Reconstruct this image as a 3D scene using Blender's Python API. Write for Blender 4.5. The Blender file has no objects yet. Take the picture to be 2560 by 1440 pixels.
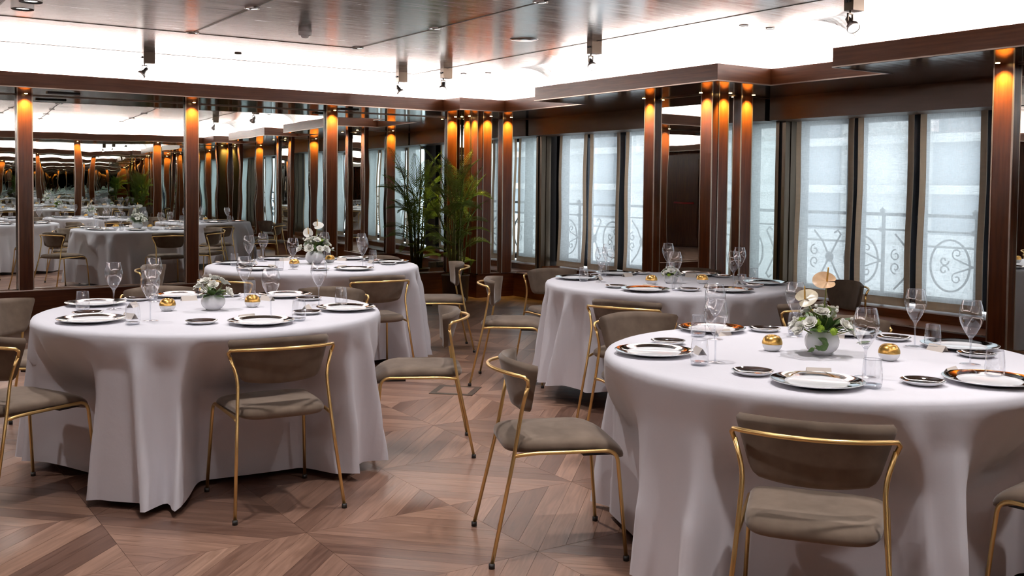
import bpy, bmesh, math, random
from mathutils import Vector, Matrix
R = math.radians
random.seed(7)
scene = bpy.context.scene
COL = scene.collection

# ------------------------------------------------------------------ camera, world, exposure
cam_d = bpy.data.cameras.new('camera'); cam = bpy.data.objects.new('camera', cam_d); COL.objects.link(cam)
CX = Vector((0.831,-0.556174,0.010421)); CY = Vector((0.013982,0.03961,0.999117)); CZ = Vector((-0.556096,-0.830121,0.040692))
cam.matrix_world = Matrix(((CX.x, CY.x, CZ.x, 0), (CX.y, CY.y, CZ.y, 0), (CX.z, CY.z, CZ.z, 1.40), (0, 0, 0, 1)))
cam_d.sensor_width = 36; cam_d.lens = 2531.84 / 2560 * 36; cam_d.shift_y = -(720 - 570.47) / 2560
cam_d.clip_start = 0.05; cam_d.clip_end = 200
scene.camera = cam
world = bpy.data.worlds.new('world'); scene.world = world; world.use_nodes = True
bg = world.node_tree.nodes['Background']; bg.inputs[0].default_value = (0.80, 0.90, 1.0, 1); bg.inputs[1].default_value = 2.1
vs = scene.view_settings
vs.view_transform = 'Standard'; vs.look = 'None'; vs.gamma = 1.0; vs.use_curve_mapping = False; vs.exposure = 1.12
cy_ = scene.cycles
cy_.max_bounces = 14; cy_.diffuse_bounces = 4; cy_.glossy_bounces = 9; cy_.transmission_bounces = 6; cy_.transparent_max_bounces = 24
cy_.caustics_reflective = False; cy_.caustics_refractive = False; cy_.sample_clamp_indirect = 4.0
COVE_W = 13.0      # watts per metre of cove strip
DOWN_W = 44.0      # ceiling downlights
COL_W = 30.0        # pilaster spots

def light(kind, name, loc, energy, color, parent=None, **kw):
    d = bpy.data.lights.new(name, kind); d.energy = energy; d.color = color
    for k, v in kw.items(): setattr(d, k, v)
    o = bpy.data.objects.new(name, d); COL.objects.link(o); o.location = loc
    if parent: o.parent = parent
    return o

# ------------------------------------------------------------------ mesh helpers
class MB:
    def __init__(s): s.v = []; s.f = []; s.sm = []
    def add(s, vs_, fs, smooth=False):
        b = len(s.v); s.v += [tuple(p) for p in vs_]
        for q in fs: s.f.append(tuple(i + b for i in q)); s.sm.append(smooth)
        return s
    def box(s, x0, x1, y0, y1, z0, z1):
        return s.add([(x0,y0,z0),(x1,y0,z0),(x1,y1,z0),(x0,y1,z0),(x0,y0,z1),(x1,y0,z1),(x1,y1,z1),(x0,y1,z1)],
                     [(0,3,2,1),(4,5,6,7),(0,1,5,4),(1,2,6,5),(2,3,7,6),(3,0,4,7)])
    def tube(s, pts, r, n=8, caps=True, closed=False):
        pts = [Vector(p) for p in pts]; m = len(pts); rings = []
        rr = r if isinstance(r, (list, tuple)) else [r] * m
        t0 = (pts[1] - pts[0]).normalized()
        up = Vector((0,0,1)) if abs(t0.z) < .9 else Vector((1,0,0))
        nrm = (up - t0 * up.dot(t0)).normalized()
        for i in range(m):
            if closed: t = (pts[(i+1) % m] - pts[i-1]).normalized()
            elif i == 0: t = t0
            elif i == m-1: t = (pts[-1] - pts[-2]).normalized()
            else: t = ((pts[i+1]-pts[i]).normalized() + (pts[i]-pts[i-1]).normalized()).normalized()
            nrm = (nrm - t * nrm.dot(t)).normalized(); bn = t.cross(nrm)
            rings.append([pts[i] + (nrm * math.cos(2*math.pi*k/n) + bn * math.sin(2*math.pi*k/n)) * rr[i] for k in range(n)])
        vs_ = [p for q in rings for p in q]; fs = []
        for i in range(m if closed else m-1):
            a = i*n; b = ((i+1) % m)*n
            for k in range(n): fs.append((a+k, a+(k+1) % n, b+(k+1) % n, b+k))
        s.add(vs_, fs, True)
        if caps and not closed:
            b0 = len(s.v) - len(vs_)
            s.f.append(tuple(b0 + k for k in reversed(range(n)))); s.sm.append(False)
            s.f.append(tuple(b0 + (m-1)*n + k for k in range(n))); s.sm.append(False)
        return s
    def lathe(s, prof, n=24, c=(0,0,0), smooth=True, sx=1.0):
        vs_ = []; fs = []; m = len(prof); idx = []
        for (r, z) in prof:
            if r < 1e-6: idx.append([len(vs_)]); vs_.append((c[0], c[1], c[2]+z))
            else:
                idx.append(list(range(len(vs_), len(vs_)+n)))
                vs_ += [(c[0]+r*math.cos(2*math.pi*k/n)*sx, c[1]+r*math.sin(2*math.pi*k/n), c[2]+z) for k in range(n)]
        for i in range(m-1):
            a, b = idx[i], idx[i+1]
            for k in range(n):
                k2 = (k+1) % n
                if len(a) == 1 and len(b) == 1: continue
                if len(a) == 1: fs.append((a[0], b[k2], b[k]))
                elif len(b) == 1: fs.append((a[k], a[k2], b[0]))
                else: fs.append((a[k], a[k2], b[k2], b[k]))
        return s.add(vs_, fs, smooth)
    def grid(s, fn, nu, nv, smooth=True, flip=False):
        vs_ = [fn(i/nu, j/nv) for j in range(nv+1) for i in range(nu+1)]
        fs = []
        for j in range(nv):
            for i in range(nu):
                a = j*(nu+1)+i; q = (a, a+1, a+nu+2, a+nu+1)
                fs.append(q[::-1] if flip else q)
        return s.add(vs_, fs, smooth)
    def xf(s, M):
        s.v = [tuple(M @ Vector(p)) for p in s.v]; return s
    def mesh(s, name, mat):
        me = bpy.data.meshes.new(name); me.from_pydata(s.v, [], s.f); me.update()
        me.polygons.foreach_set('use_smooth', s.sm)
        if mat: me.materials.append(mat)
        return me
    def build(s, name, mat, parent=None, **kw):
        return mk(name, s.mesh(name, mat), parent, **kw)
def mk(name, me, parent=None, label=None, cat=None, group=None, kind=None, loc=None):
    o = bpy.data.objects.new(name, me); COL.objects.link(o)
    if parent: o.parent = parent
    if loc: o.location = loc
    tag(o, label, cat, group, kind); return o
def tag(o, label=None, cat=None, group=None, kind=None):
    if label: o['label'] = label
    if cat: o['category'] = cat
    if group: o['group'] = group
    if kind: o['kind'] = kind
    return o
def empty(name, loc=(0,0,0), rz=0, label=None, cat=None, group=None, kind=None):
    o = bpy.data.objects.new(name, None); COL.objects.link(o); o.empty_display_size = .1
    o.location = loc; o.rotation_euler = (0,0,rz); return tag(o, label, cat, group, kind)
def copy_tree(o, loc=None, rz=None, label=None, group=None, parent=None):
    c = o.copy(); COL.objects.link(c)
    if parent is not None: c.parent = parent
    if loc is not None: c.location = loc
    if rz is not None: c.rotation_euler = (0,0,rz)
    if label: c['label'] = label
    if group: c['group'] = group
    for ch in list(o.children): copy_tree(ch, parent=c)
    return c
def fillet(pts, r, n=5):
    pts = [Vector(p) for p in pts]; out = [pts[0]]
    for i in range(1, len(pts)-1):
        a, b, c = pts[i-1], pts[i], pts[i+1]
        d1 = (a-b); d2 = (c-b); k = min(r, d1.length*.45, d2.length*.45)
        p = b + d1.normalized()*k; q = b + d2.normalized()*k
        for j in range(n+1):
            t = j/n; out.append(p*(1-t)**2 + b*2*t*(1-t) + q*t*t)
    return out + [pts[-1]]

# ------------------------------------------------------------------ materials
def mat(name, col=(.8,.8,.8), rough=.5, metal=0.0, **kw):
    m = bpy.data.materials.new(name); m.use_nodes = True
    b = m.node_tree.nodes['Principled BSDF']
    b.inputs['Base Color'].default_value = (*col, 1); b.inputs['Roughness'].default_value = rough; b.inputs['Metallic'].default_value = metal
    for k, v in kw.items(): b.inputs[k].default_value = v
    return m
def nd(m, t, **kw):
    n = m.node_tree.nodes.new(t)
    for k, v in kw.items(): setattr(n, k, v)
    return n
def lk(m, a, b): m.node_tree.links.new(a, b)
def bsdf(m): return m.node_tree.nodes['Principled BSDF']
def noise_color(m, c1, c2, scale=(1,1,1), nscale=5, detail=6, coord='Object', dist=0.0, lo=.3, hi=.7, bump=0.0, rough=None, attr=None):
    tc = nd(m, 'ShaderNodeTexCoord'); mp = nd(m, 'ShaderNodeMapping'); mp.inputs['Scale'].default_value = scale
    lk(m, tc.outputs[coord], mp.inputs[0])
    nz = nd(m, 'ShaderNodeTexNoise'); nz.inputs['Scale'].default_value = nscale; nz.inputs['Detail'].default_value = detail; nz.inputs['Distortion'].default_value = dist
    lk(m, mp.outputs[0], nz.inputs['Vector'])
    cr = nd(m, 'ShaderNodeValToRGB'); cr.color_ramp.elements[0].position = lo; cr.color_ramp.elements[1].position = hi
    cr.color_ramp.elements[0].color = (*c1, 1); cr.color_ramp.elements[1].color = (*c2, 1)
    lk(m, nz.outputs['Fac'], cr.inputs[0]); lk(m, cr.outputs[0], bsdf(m).inputs['Base Color'])
    if bump:
        bp = nd(m, 'ShaderNodeBump'); bp.inputs['Strength'].default_value = bump; bp.inputs['Distance'].default_value = .01
        lk(m, nz.outputs['Fac'], bp.inputs['Height']); lk(m, bp.outputs[0], bsdf(m).inputs['Normal'])
    if rough:
        mr = nd(m, 'ShaderNodeMapRange'); mr.inputs[3].default_value = rough[0]; mr.inputs[4].default_value = rough[1]
        lk(m, nz.outputs['Fac'], mr.inputs[0]); lk(m, mr.outputs[0], bsdf(m).inputs['Roughness'])
    return m
M = {}
M['wood_v'] = noise_color(mat('mahogany_upright', rough=.27, **{'Specular IOR Level': .32}), (.080,.019,.006), (.150,.040,.013), (9,9,.7), 4, bump=.04)
M['wood_h'] = noise_color(mat('mahogany_level', rough=.32, **{'Specular IOR Level': .28}), (.125,.036,.013), (.205,.066,.026), (.8,.8,14), 4, bump=.04)
M['valance'] = noise_color(mat('brown_valance', rough=.45), (.075,.036,.019), (.095,.046,.025), (1,1,8), 3)
M['chrome'] = mat('polished_chrome', (.75,.74,.74), .12, 1.0)
M['edge'] = mat('satin_metal_edge', (.42,.33,.27), .3, .9)
M['post'] = noise_color(mat('bronze_post', rough=.3, metal=.75), (.10,.075,.055), (.17,.125,.09), (6,6,.5), 3)
M['dark'] = mat('black_metal', (.012,.012,.013), .4)
M['bronze'] = mat('dark_bronze', (.07,.05,.035), .4, .7)
M['navy'] = mat('navy_window_frame', (.008,.014,.030), .35)
M['gold'] = mat('brushed_gold', (.76,.53,.22), .32, 1.0)
M['goldleaf'] = noise_color(mat('gold_leaf', rough=.3, metal=1.0), (.50,.27,.06), (.85,.55,.18), (1,1,1), 18, bump=.15)
M['velvet'] = noise_color(mat('taupe_velvet', rough=.85, **{'Sheen Weight': .35, 'Sheen Roughness': .4}), (.150,.104,.070), (.240,.176,.126), (1,1,1), 14, 8, lo=.25, hi=.75)
M['rubber'] = mat('black_glide', (.015,.013,.012), .5)
M['porcelain'] = mat('white_porcelain', (.86,.86,.87), .12)
M['silver'] = mat('mirror_silver_glaze', (.62,.60,.60), .05, 1.0)
M['card'] = mat('ivory_card', (.74,.66,.58), .8)
M['soil'] = noise_color(mat('potting_soil', rough=.95), (.02,.012,.008), (.05,.03,.02), (1,1,1), 40)
M['pot'] = noise_color(mat('brown_planter', rough=.45), (.055,.030,.018), (.10,.056,.033), (1,1,1), 6)
M['plaster'] = mat('dark_plaster', (.05,.035,.028), .7)
M['white_plastic'] = mat('white_plastic', (.75,.74,.72), .4)
M['steel'] = mat('satin_steel', (.62,.60,.58), .28, 1.0)
M['red'] = mat('red_push_bar', (.55,.02,.015), .35)
M['stem'] = noise_color(mat('palm_stem', rough=.5), (.13,.17,.03), (.24,.25,.07), (1,1,4), 10)
M['frond'] = noise_color(mat('palm_leaf', rough=.42, **{'Specular IOR Level': .4}), (.12,.23,.045), (.33,.45,.14), (1,1,1), 5)
m = M['frond']; tl = nd(m,'ShaderNodeBsdfTranslucent'); tl.inputs[0].default_value = (.30,.46,.09,1); mx = nd(m,'ShaderNodeMixShader'); mx.inputs[0].default_value = .35
lk(m, bsdf(m).outputs[0], mx.inputs[1]); lk(m, tl.outputs[0], mx.inputs[2]); lk(m, mx.outputs[0], m.node_tree.nodes['Material Output'].inputs[0])
M['leaf'] = noise_color(mat('deep_green_leaf', rough=.4), (.03,.08,.015), (.10,.19,.04), (1,1,1), 25)
M['lime'] = mat('lime_pompon', (.30,.45,.035), .7)
M['petal'] = noise_color(mat('white_petal', rough=.6, **{'Subsurface Weight': .15, 'Subsurface Radius': (.01,.01,.008)}), (.78,.76,.66), (.92,.91,.87), (1,1,1), 30)
M['cream_spathe'] = noise_color(mat('cream_spathe', rough=.3), (.72,.62,.42), (.82,.74,.56), (1,1,1), 20)
M['peach_spathe'] = noise_color(mat('peach_spathe', rough=.3), (.82,.50,.27), (.88,.62,.38), (1,1,1), 20)
M['spadix'] = mat('ochre_spadix', (.66,.36,.06), .6)
M['iron'] = mat('wrought_iron', (.05,.055,.06), .5)
M['facade'] = noise_color(mat('pale_stone', rough=.9), (.60,.60,.58), (.72,.71,.68), (1,1,1), 1.2)
M['facade_d'] = mat('grey_shutter', (.32,.34,.36), .7)
M['pavement'] = mat('balcony_stone', (.42,.42,.42), .9)

# tablecloth: woven cotton
m = M['cloth'] = mat('white_tablecloth', (.79,.775,.82), .75, **{'Sheen Weight': .15})
tc = nd(m,'ShaderNodeTexCoord'); vz = nd(m,'ShaderNodeTexNoise'); vz.inputs['Scale'].default_value = 9; vz.inputs['Detail'].default_value = 8
bp = nd(m,'ShaderNodeBump'); bp.inputs['Strength'].default_value = .25; bp.inputs['Distance'].default_value = .012
lk(m, tc.outputs['Object'], vz.inputs['Vector']); lk(m, vz.outputs['Fac'], bp.inputs['Height']); lk(m, bp.outputs[0], bsdf(m).inputs['Normal'])

# silver-leaf lacquered ceiling: streaked along the room
def leaf_mat(name, col, rlo, rhi, bump):
    m = mat(name, col, .2, .82)
    tc = nd(m,'ShaderNodeTexCoord'); mp = nd(m,'ShaderNodeMapping'); mp.inputs['Scale'].default_value = (1.3, 16, 6)
    nz = nd(m,'ShaderNodeTexNoise'); nz.inputs['Scale'].default_value = 2.2; nz.inputs['Detail'].default_value = 7; nz.inputs['Roughness'].default_value = .65
    lk(m, tc.outputs['Object'], mp.inputs[0]); lk(m, mp.outputs[0], nz.inputs['Vector'])
    mr = nd(m,'ShaderNodeMapRange'); mr.inputs[1].default_value = .3; mr.inputs[2].default_value = .7; mr.inputs[3].default_value = rlo; mr.inputs[4].default_value = rhi
    lk(m, nz.outputs['Fac'], mr.inputs[0]); lk(m, mr.outputs[0], bsdf(m).inputs['Roughness'])
    cr = nd(m,'ShaderNodeValToRGB'); cr.color_ramp.elements[0].position = .3; cr.color_ramp.elements[1].position = .7
    cr.color_ramp.elements[0].color = (*[c*.58 for c in col],1); cr.color_ramp.elements[1].color = (*[min(1,c*1.15) for c in col],1)
    lk(m, nz.outputs['Fac'], cr.inputs[0]); lk(m, cr.outputs[0], bsdf(m).inputs['Base Color'])
    bp = nd(m,'ShaderNodeBump'); bp.inputs['Strength'].default_value = bump; bp.inputs['Distance'].default_value = .004
    lk(m, nz.outputs['Fac'], bp.inputs['Height']); lk(m, bp.outputs[0], bsdf(m).inputs['Normal'])
    return m
M['leafc'] = leaf_mat('silver_leaf_ceiling', (.74,.715,.71), .10, .28, .16)
M['cove'] = leaf_mat('silver_leaf_cove', (.72,.69,.68), .22, .45, .30)
M['soffit'] = leaf_mat('lacquered_soffit', (.20,.165,.155), .06, .14, .02)

# mirror with a little waviness
m = M['mirror'] = mat('mirror_glass', (.80,.84,.82), .0, 1.0)
tc = nd(m,'ShaderNodeTexCoord'); mp = nd(m,'ShaderNodeMapping'); mp.inputs['Scale'].default_value = (1.0,1.0,.45)
nz = nd(m,'ShaderNodeTexNoise'); nz.inputs['Scale'].default_value = 3.0; nz.inputs['Detail'].default_value = 1
bp = nd(m,'ShaderNodeBump'); bp.inputs['Strength'].default_value = .06; bp.inputs['Distance'].default_value = .012
lk(m, tc.outputs['Object'], mp.inputs[0]); lk(m, mp.outputs[0], nz.inputs['Vector']); lk(m, nz.outputs['Fac'], bp.inputs['Height']); lk(m, bp.outputs[0], bsdf(m).inputs['Normal'])

# thin clear glass (single wall): transparent with Fresnel gloss
def thin_glass(name, tint, ior, edge=.0):
    m = bpy.data.materials.new(name); m.use_nodes = True; nt = m.node_tree; nt.nodes.remove(bsdf(m))
    out = nt.nodes['Material Output']; tr = nd(m,'ShaderNodeBsdfTransparent'); gl = nd(m,'ShaderNodeBsdfGlossy'); gl.inputs['Roughness'].default_value = .01
    gl.inputs['Color'].default_value = (.95,.96,1,1)
    lw = nd(m,'ShaderNodeLayerWeight'); lw.inputs['Blend'].default_value = .5
    pw = nd(m,'ShaderNodeMath', operation='POWER'); pw.inputs[1].default_value = 2.6; lk(m, lw.outputs['Facing'], pw.inputs[0])
    fr = nd(m,'ShaderNodeMath', operation='MULTIPLY_ADD'); fr.inputs[1].default_value = ior; fr.inputs[2].default_value = .105; lk(m, pw.outputs[0], fr.inputs[0])
    cr = nd(m,'ShaderNodeValToRGB'); cr.color_ramp.elements[0].position = .70; cr.color_ramp.elements[0].color = (*tint,1)
    cr.color_ramp.elements[1].position = 1.0; cr.color_ramp.elements[1].color = (tint[0]*edge, tint[1]*edge, tint[2]*edge, 1)
    lk(m, lw.outputs['Facing'], cr.inputs[0]); lk(m, cr.outputs[0], tr.inputs['Color'])
    mx = nd(m,'ShaderNodeMixShader'); lk(m, fr.outputs[0], mx.inputs[0]); lk(m, tr.outputs[0], mx.inputs[1]); lk(m, gl.outputs[0], mx.inputs[2]); lk(m, mx.outputs[0], out.inputs[0])
    return m
M['glass'] = thin_glass('clear_glass', (.975,.978,.985), .75, .30)
M['stemglass'] = thin_glass('solid_clear_glass', (.90,.91,.93), .75, .30)
M['pane'] = thin_glass('window_glass', (.95,.97,.97), .50, .9)

# sheer blind fabric
def sheer(name, col, open_, scale=160):
    m = bpy.data.materials.new(name); m.use_nodes = True; nt = m.node_tree; nt.nodes.remove(bsdf(m)); out = nt.nodes['Material Output']
    tr = nd(m,'ShaderNodeBsdfTransparent'); tl = nd(m,'ShaderNodeBsdfTranslucent'); df = nd(m,'ShaderNodeBsdfDiffuse')
    tc = nd(m,'ShaderNodeTexCoord'); mp = nd(m,'ShaderNodeMapping'); mp.inputs['Scale'].default_value = (1,1,.12)
    nz = nd(m,'ShaderNodeTexNoise'); nz.inputs['Scale'].default_value = scale; nz.inputs['Detail'].default_value = 4
    mp2 = nd(m,'ShaderNodeMapping'); mp2.inputs['Scale'].default_value = (1,.12,1)
    nz2 = nd(m,'ShaderNodeTexNoise'); nz2.inputs['Scale'].default_value = scale*.8; nz2.inputs['Detail'].default_value = 4
    lk(m, tc.outputs['Object'], mp.inputs[0]); lk(m, mp.outputs[0], nz.inputs['Vector']); lk(m, tc.outputs['Object'], mp2.inputs[0]); lk(m, mp2.outputs[0], nz2.inputs['Vector'])
    ad = nd(m,'ShaderNodeMath', operation='ADD'); lk(m, nz.outputs['Fac'], ad.inputs[0]); lk(m, nz2.outputs['Fac'], ad.inputs[1])
    mr = nd(m,'ShaderNodeMapRange'); mr.inputs[1].default_value = .7; mr.inputs[2].default_value = 1.3; mr.inputs[3].default_value = max(0,open_-.12); mr.inputs[4].default_value = open_+.12
    lk(m, ad.outputs[0], mr.inputs[0])
    tl.inputs[0].default_value = (*col,1); df.inputs[0].default_value = (*col,1)
    m1 = nd(m,'ShaderNodeMixShader'); m1.inputs[0].default_value = .35; lk(m, tl.outputs[0], m1.inputs[1]); lk(m, df.outputs[0], m1.inputs[2])
    m2 = nd(m,'ShaderNodeMixShader'); lk(m, mr.outputs[0], m2.inputs[0]); lk(m, m1.outputs[0], m2.inputs[1]); lk(m, tr.outputs[0], m2.inputs[2]); lk(m, m2.outputs[0], out.inputs[0])
    return m
M['sheer'] = sheer('sheer_blind', (.90,.90,.90), .21)
M['border'] = sheer('taupe_blind_border', (.66,.53,.42), .02, 40)

def emit(name, col, s):
    m = bpy.data.materials.new(name); m.use_nodes = True; b = bsdf(m)
    b.inputs['Base Color'].default_value = (.8,.8,.8,1); b.inputs['Emission Color'].default_value = (*col,1); b.inputs['Emission Strength'].default_value = s
    return m
M['lens_warm'] = emit('warm_lens', (1,.62,.25), 14)
M['lens_white'] = emit('white_lens', (1,.96,.92), 3)
M['led'] = emit('cove_led', (1,.96,.93), 6)

# walnut parquet plank (rnd from the object or from a face attribute)
def plank_mat(name, use_attr):
    m = mat(name, (.3,.17,.11), .3)
    uv = nd(m,'ShaderNodeUVMap')
    if use_attr:
        at = nd(m,'ShaderNodeAttribute', attribute_name='rnd'); rnd = at.outputs['Fac']
    else:
        oi = nd(m,'ShaderNodeObjectInfo'); rnd = oi.outputs['Random']
    mu = nd(m,'ShaderNodeMath', operation='MULTIPLY'); mu.inputs[1].default_value = 37.0; lk(m, rnd, mu.inputs[0])
    cb = nd(m,'ShaderNodeCombineXYZ'); lk(m, mu.outputs[0], cb.inputs[0]); lk(m, mu.outputs[0], cb.inputs[2])
    va = nd(m,'ShaderNodeVectorMath', operation='ADD'); lk(m, uv.outputs[0], va.inputs[0]); lk(m, cb.outputs[0], va.inputs[1])
    mp = nd(m,'ShaderNodeMapping'); mp.inputs['Scale'].default_value = (2.2, 26, 1); lk(m, va.outputs[0], mp.inputs[0])
    nz = nd(m,'ShaderNodeTexNoise'); nz.inputs['Scale'].default_value = 1.6; nz.inputs['Detail'].default_value = 8; nz.inputs['Distortion'].default_value = 1.2
    lk(m, mp.outputs[0], nz.inputs['Vector'])
    c1 = nd(m,'ShaderNodeValToRGB'); e = c1.color_ramp.elements; e[0].position = 0; e[0].color = (.155,.084,.060,1); e[1].position = 1; e[1].color = (.38,.235,.170,1)
    k = c1.color_ramp.elements.new(.5); k.color = (.265,.153,.110,1); k = c1.color_ramp.elements.new(.93); k.color = (.345,.205,.145,1)
    lk(m, rnd, c1.inputs[0])
    c2 = nd(m,'ShaderNodeValToRGB'); c2.color_ramp.elements[0].position = .28; c2.color_ramp.elements[0].color = (.62,.58,.55,1); c2.color_ramp.elements[1].position = .68; c2.color_ramp.elements[1].color = (1.12,1.1,1.08,1)
    lk(m, nz.outputs['Fac'], c2.inputs[0])
    mx = nd(m,'ShaderNodeMix', data_type='RGBA', blend_type='MULTIPLY'); mx.inputs[0].default_value = 1.0
    lk(m, c1.outputs[0], mx.inputs[6]); lk(m, c2.outputs[0], mx.inputs[7]); lk(m, mx.outputs[2], bsdf(m).inputs['Base Color'])
    mr = nd(m,'ShaderNodeMapRange'); mr.inputs[3].default_value = .24; mr.inputs[4].default_value = .38; lk(m, nz.outputs['Fac'], mr.inputs[0]); lk(m, mr.outputs[0], bsdf(m).inputs['Roughness'])
    return m
M['plank'] = plank_mat('walnut_plank', False); M['plank_f'] = plank_mat('walnut_plank_field', True)

# ------------------------------------------------------------------ dimensions (metres; +x along the mirror wall, +y along the window wall)
ZS, ZF, ZC = 2.28, 2.42, 2.62          # soffit, top of fascia, ceiling
XE, XP, XB, YW, YO = -4.2, 6.72, 7.26, 11.24, -0.75
FPATH = [(-3.4,10.41),(5.98,10.41),(5.98,10.03),(6.60,10.03),(6.60,8.52),(5.97,8.52),(5.97,5.94),(6.60,5.94),(6.60,4.80),(5.97,4.80),
         (5.97,2.25),(6.60,2.25),(6.60,1.00),(5.97,1.00),(5.97,.08),(-3.4,.08)]     # room-side face of the fascia, closed
def offset(path, d):
    """offset a closed path outwards (away from the room) by d, mitred"""
    n = len(path); out = []
    for i in range(n):
        p0, p1, p2 = Vector(path[i-1]), Vector(path[i]), Vector(path[(i+1) % n])
        e1 = (p1-p0).normalized(); e2 = (p2-p1).normalized()
        n1 = Vector((-e1.y, e1.x)); n2 = Vector((-e2.y, e2.x))     # path runs clockwise: left normal points outwards
        b = (n1+n2); b = b / max(1e-6, b.dot(n1)); out.append(p1 + b*d)
    return out
def sweep(prof, mb, closed_prof=False, smooth=False):
    """prof: list of (d, z) swept along FPATH"""
    rings = [offset(FPATH, d) for d, z in prof]; n = len(FPATH)
    for a in range(len(prof) - (0 if closed_prof else 1)):
        b = (a+1) % len(prof)
        for i in range(n):
            j = (i+1) % n
            mb.add([(*rings[a][i], prof[a][1]), (*rings[a][j], prof[a][1]), (*rings[b][j], prof[b][1]), (*rings[b][i], prof[b][1])], [(0,1,2,3)], smooth)
    return mb
def poly_fill(name, loops, z, material, parent=None, **kw):
    bm = bmesh.new(); edges = []
    for lp in loops:
        vv = [bm.verts.new((p[0], p[1], z)) for p in lp]
        edges += [bm.edges.new((vv[i], vv[(i+1) % len(vv)])) for i in range(len(vv))]
    bmesh.ops.triangle_fill(bm, edges=edges, use_beauty=True)
    me = bpy.data.meshes.new(name); bm.to_mesh(me); bm.free(); me.materials.append(material)
    return mk(name, me, parent, **kw)

# ------------------------------------------------------------------ ceiling, cove, fascia, soffit
ceil_ob = poly_fill('ceiling', [offset(FPATH, -.12)], ZC, M['leafc'], kind='structure')
mb = MB(); prof = [(-.12 + .27*math.sin(R(t)), 2.35 + .27*math.cos(R(t))) for t in range(0, 91, 9)] + [(.15, 2.33), (.03, 2.33)]
sweep(prof, mb, smooth=True); mb.build('cove', M['cove'], ceil_ob)
mb = MB(); sweep([(0, ZS), (0, ZF), (.03, ZF), (.03, ZS)], mb, True); mb.build('trim_1', M['wood_h'], kind='structure')
mb = MB(); sweep([(-.004, ZS-.001), (-.004, ZS+.008), (.004, ZS+.008), (.004, ZS-.001)], mb, True); mb.build('trim_2', M['edge'], kind='structure')
poly_fill('trim_3', [[(XE-.3,YO-.3),(8.15,YO-.3),(8.15,YW+.3),(XE-.3,YW+.3)], offset(FPATH, .01)], ZS, M['soffit'], kind='structure')
# ceiling panel joints
mb = MB(); j = .006
for x, a, b in ((5.29, .2, 9.85), (3.89, .2, 8.33), (2.43, .2, 8.33), (.97, .2, 8.33)): mb.box(x-j, x+j, a, b, ZC-.003, ZC+.01)
for y, a, b in ((9.85, -3.3, 5.29), (8.33, -3.3, 3.89)): mb.box(a, b, y-j, y+j, ZC-.003, ZC+.01)
mb.build('joint', M['bronze'], ceil_ob)
# cove light strips
led = empty('cove_light_strip', (0,0,0), label='continuous white light strip hidden in the ceiling cove trough', cat='light strip')
path = offset(FPATH, .09)
mb = MB()
for i in range(len(path)):
    a, b = path[i], path[(i+1) % len(path)]; L = (b-a).length; d = (b-a).normalized(); nrm = Vector((-d.y, d.x))*.008
    if L < .15: continue
    p = a + d*.06; q = b - d*.06
    mb.add([(*(p-nrm),2.335),(*(q-nrm),2.335),(*(q+nrm),2.335),(*(p+nrm),2.335)], [(0,1,2,3)])
    mid = (a+b)/2; ang = math.atan2(d.y, d.x)
    o = light('AREA', 'cove_lamp', (mid.x, mid.y, 2.345), COVE_W*L, (1,.955,.93), led, shape='RECTANGLE', size=max(.1, L-.1), size_y=.05)
    o.rotation_euler = (math.pi, 0, ang)
mb.build('strip', M['led'], led)

# ------------------------------------------------------------------ floor
floor = MB().box(XE-.2, 8.3, YO-.2, YW+.2, -.12, -.004).build('floor', M['plaster'], kind='structure')
TS = .946; NP = 5; O = Vector((1.563, 3.798)); E1 = Vector((math.cos(R(45)), math.sin(R(45)))); E2 = Vector((-E1.y, E1.x))
w = TS/2/NP; g = .0006
shapes = []
for k in range(NP):
    lo, hi = TS/2 - k*w, TS/2 - (k+1)*w      # distance of outer and inner edge from tile centre
    yo, yi = -lo+g, -hi-g
    outer = [(-lo+2.4*g, yo), (lo-2.4*g, yo), (hi-g if hi > 0 else 0, yi), (-hi+g if hi > 0 else 0, yi)]
    shapes.append(outer if hi > 1e-6 else outer[:2] + [(0, yi)])
def plank_mesh(k):
    s = shapes[k]; n = len(s)
    vs_ = [(x,y,0) for x,y in s] + [(x,y,-.006) for x,y in s]
    fs = [tuple(range(n))] + [(i, i+n, (i+1) % n + n, (i+1) % n) for i in range(n)]
    me = bpy.data.meshes.new('plank'); me.from_pydata(vs_, [], fs); uvl = me.uv_layers.new(name='UVMap')
    for lp in me.loops:
        v = me.vertices[lp.vertex_index].co; uvl.data[lp.index].uv = (v.x, v.y)
    me.materials.append(M['plank']); return me
pm = [plank_mesh(k) for k in range(NP)]
def to_px(p):
    d = p - Vector((0,0,1.4)); zc = -d.dot(CZ)
    if zc < .3: return None
    return (1280 + 2531.84*d.dot(CX)/zc, 570.47 - 2531.84*d.dot(CY)/zc, zc)
cand = []
for a in range(-14, 16):
    for b in range(-14, 16):
        c = O + E1*(a+.5)*TS + E2*(b+.5)*TS
        if not (XE-.5 < c.x < 7.9 and YO-.5 < c.y < YW+.5): continue
        for q in range(4):
            ang = R(45 + 90*q); rot = Matrix.Rotation(ang, 2)
            for k in range(NP):
                mid = c + rot @ Vector((0, -(TS/2 - (k+.5)*w))); px = to_px(Vector((*mid, 0)))
                vis = px and -60 < px[0] < 2620 and px[1] < 1470
                under = any((mid - Vector(t)).length < .8 for t in ((3.2,2.59),(1.6,5.11),(3.21,7.67),(4.76,5.17)))
                area = (TS - (2*k+1)*w) / px[2]**3 if vis and not under else 0
                cand.append((area, c, ang, k))
cand.sort(key=lambda t: -t[0])
for area, c, ang, k in cand[:300]:
    o = bpy.data.objects.new('plank', pm[k]); COL.objects.link(o); o.location = (c.x, c.y, 0); o.rotation_euler = (0,0,ang); o.parent = floor
vs_ = []; fs = []; uvs = []; rn = []
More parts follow.
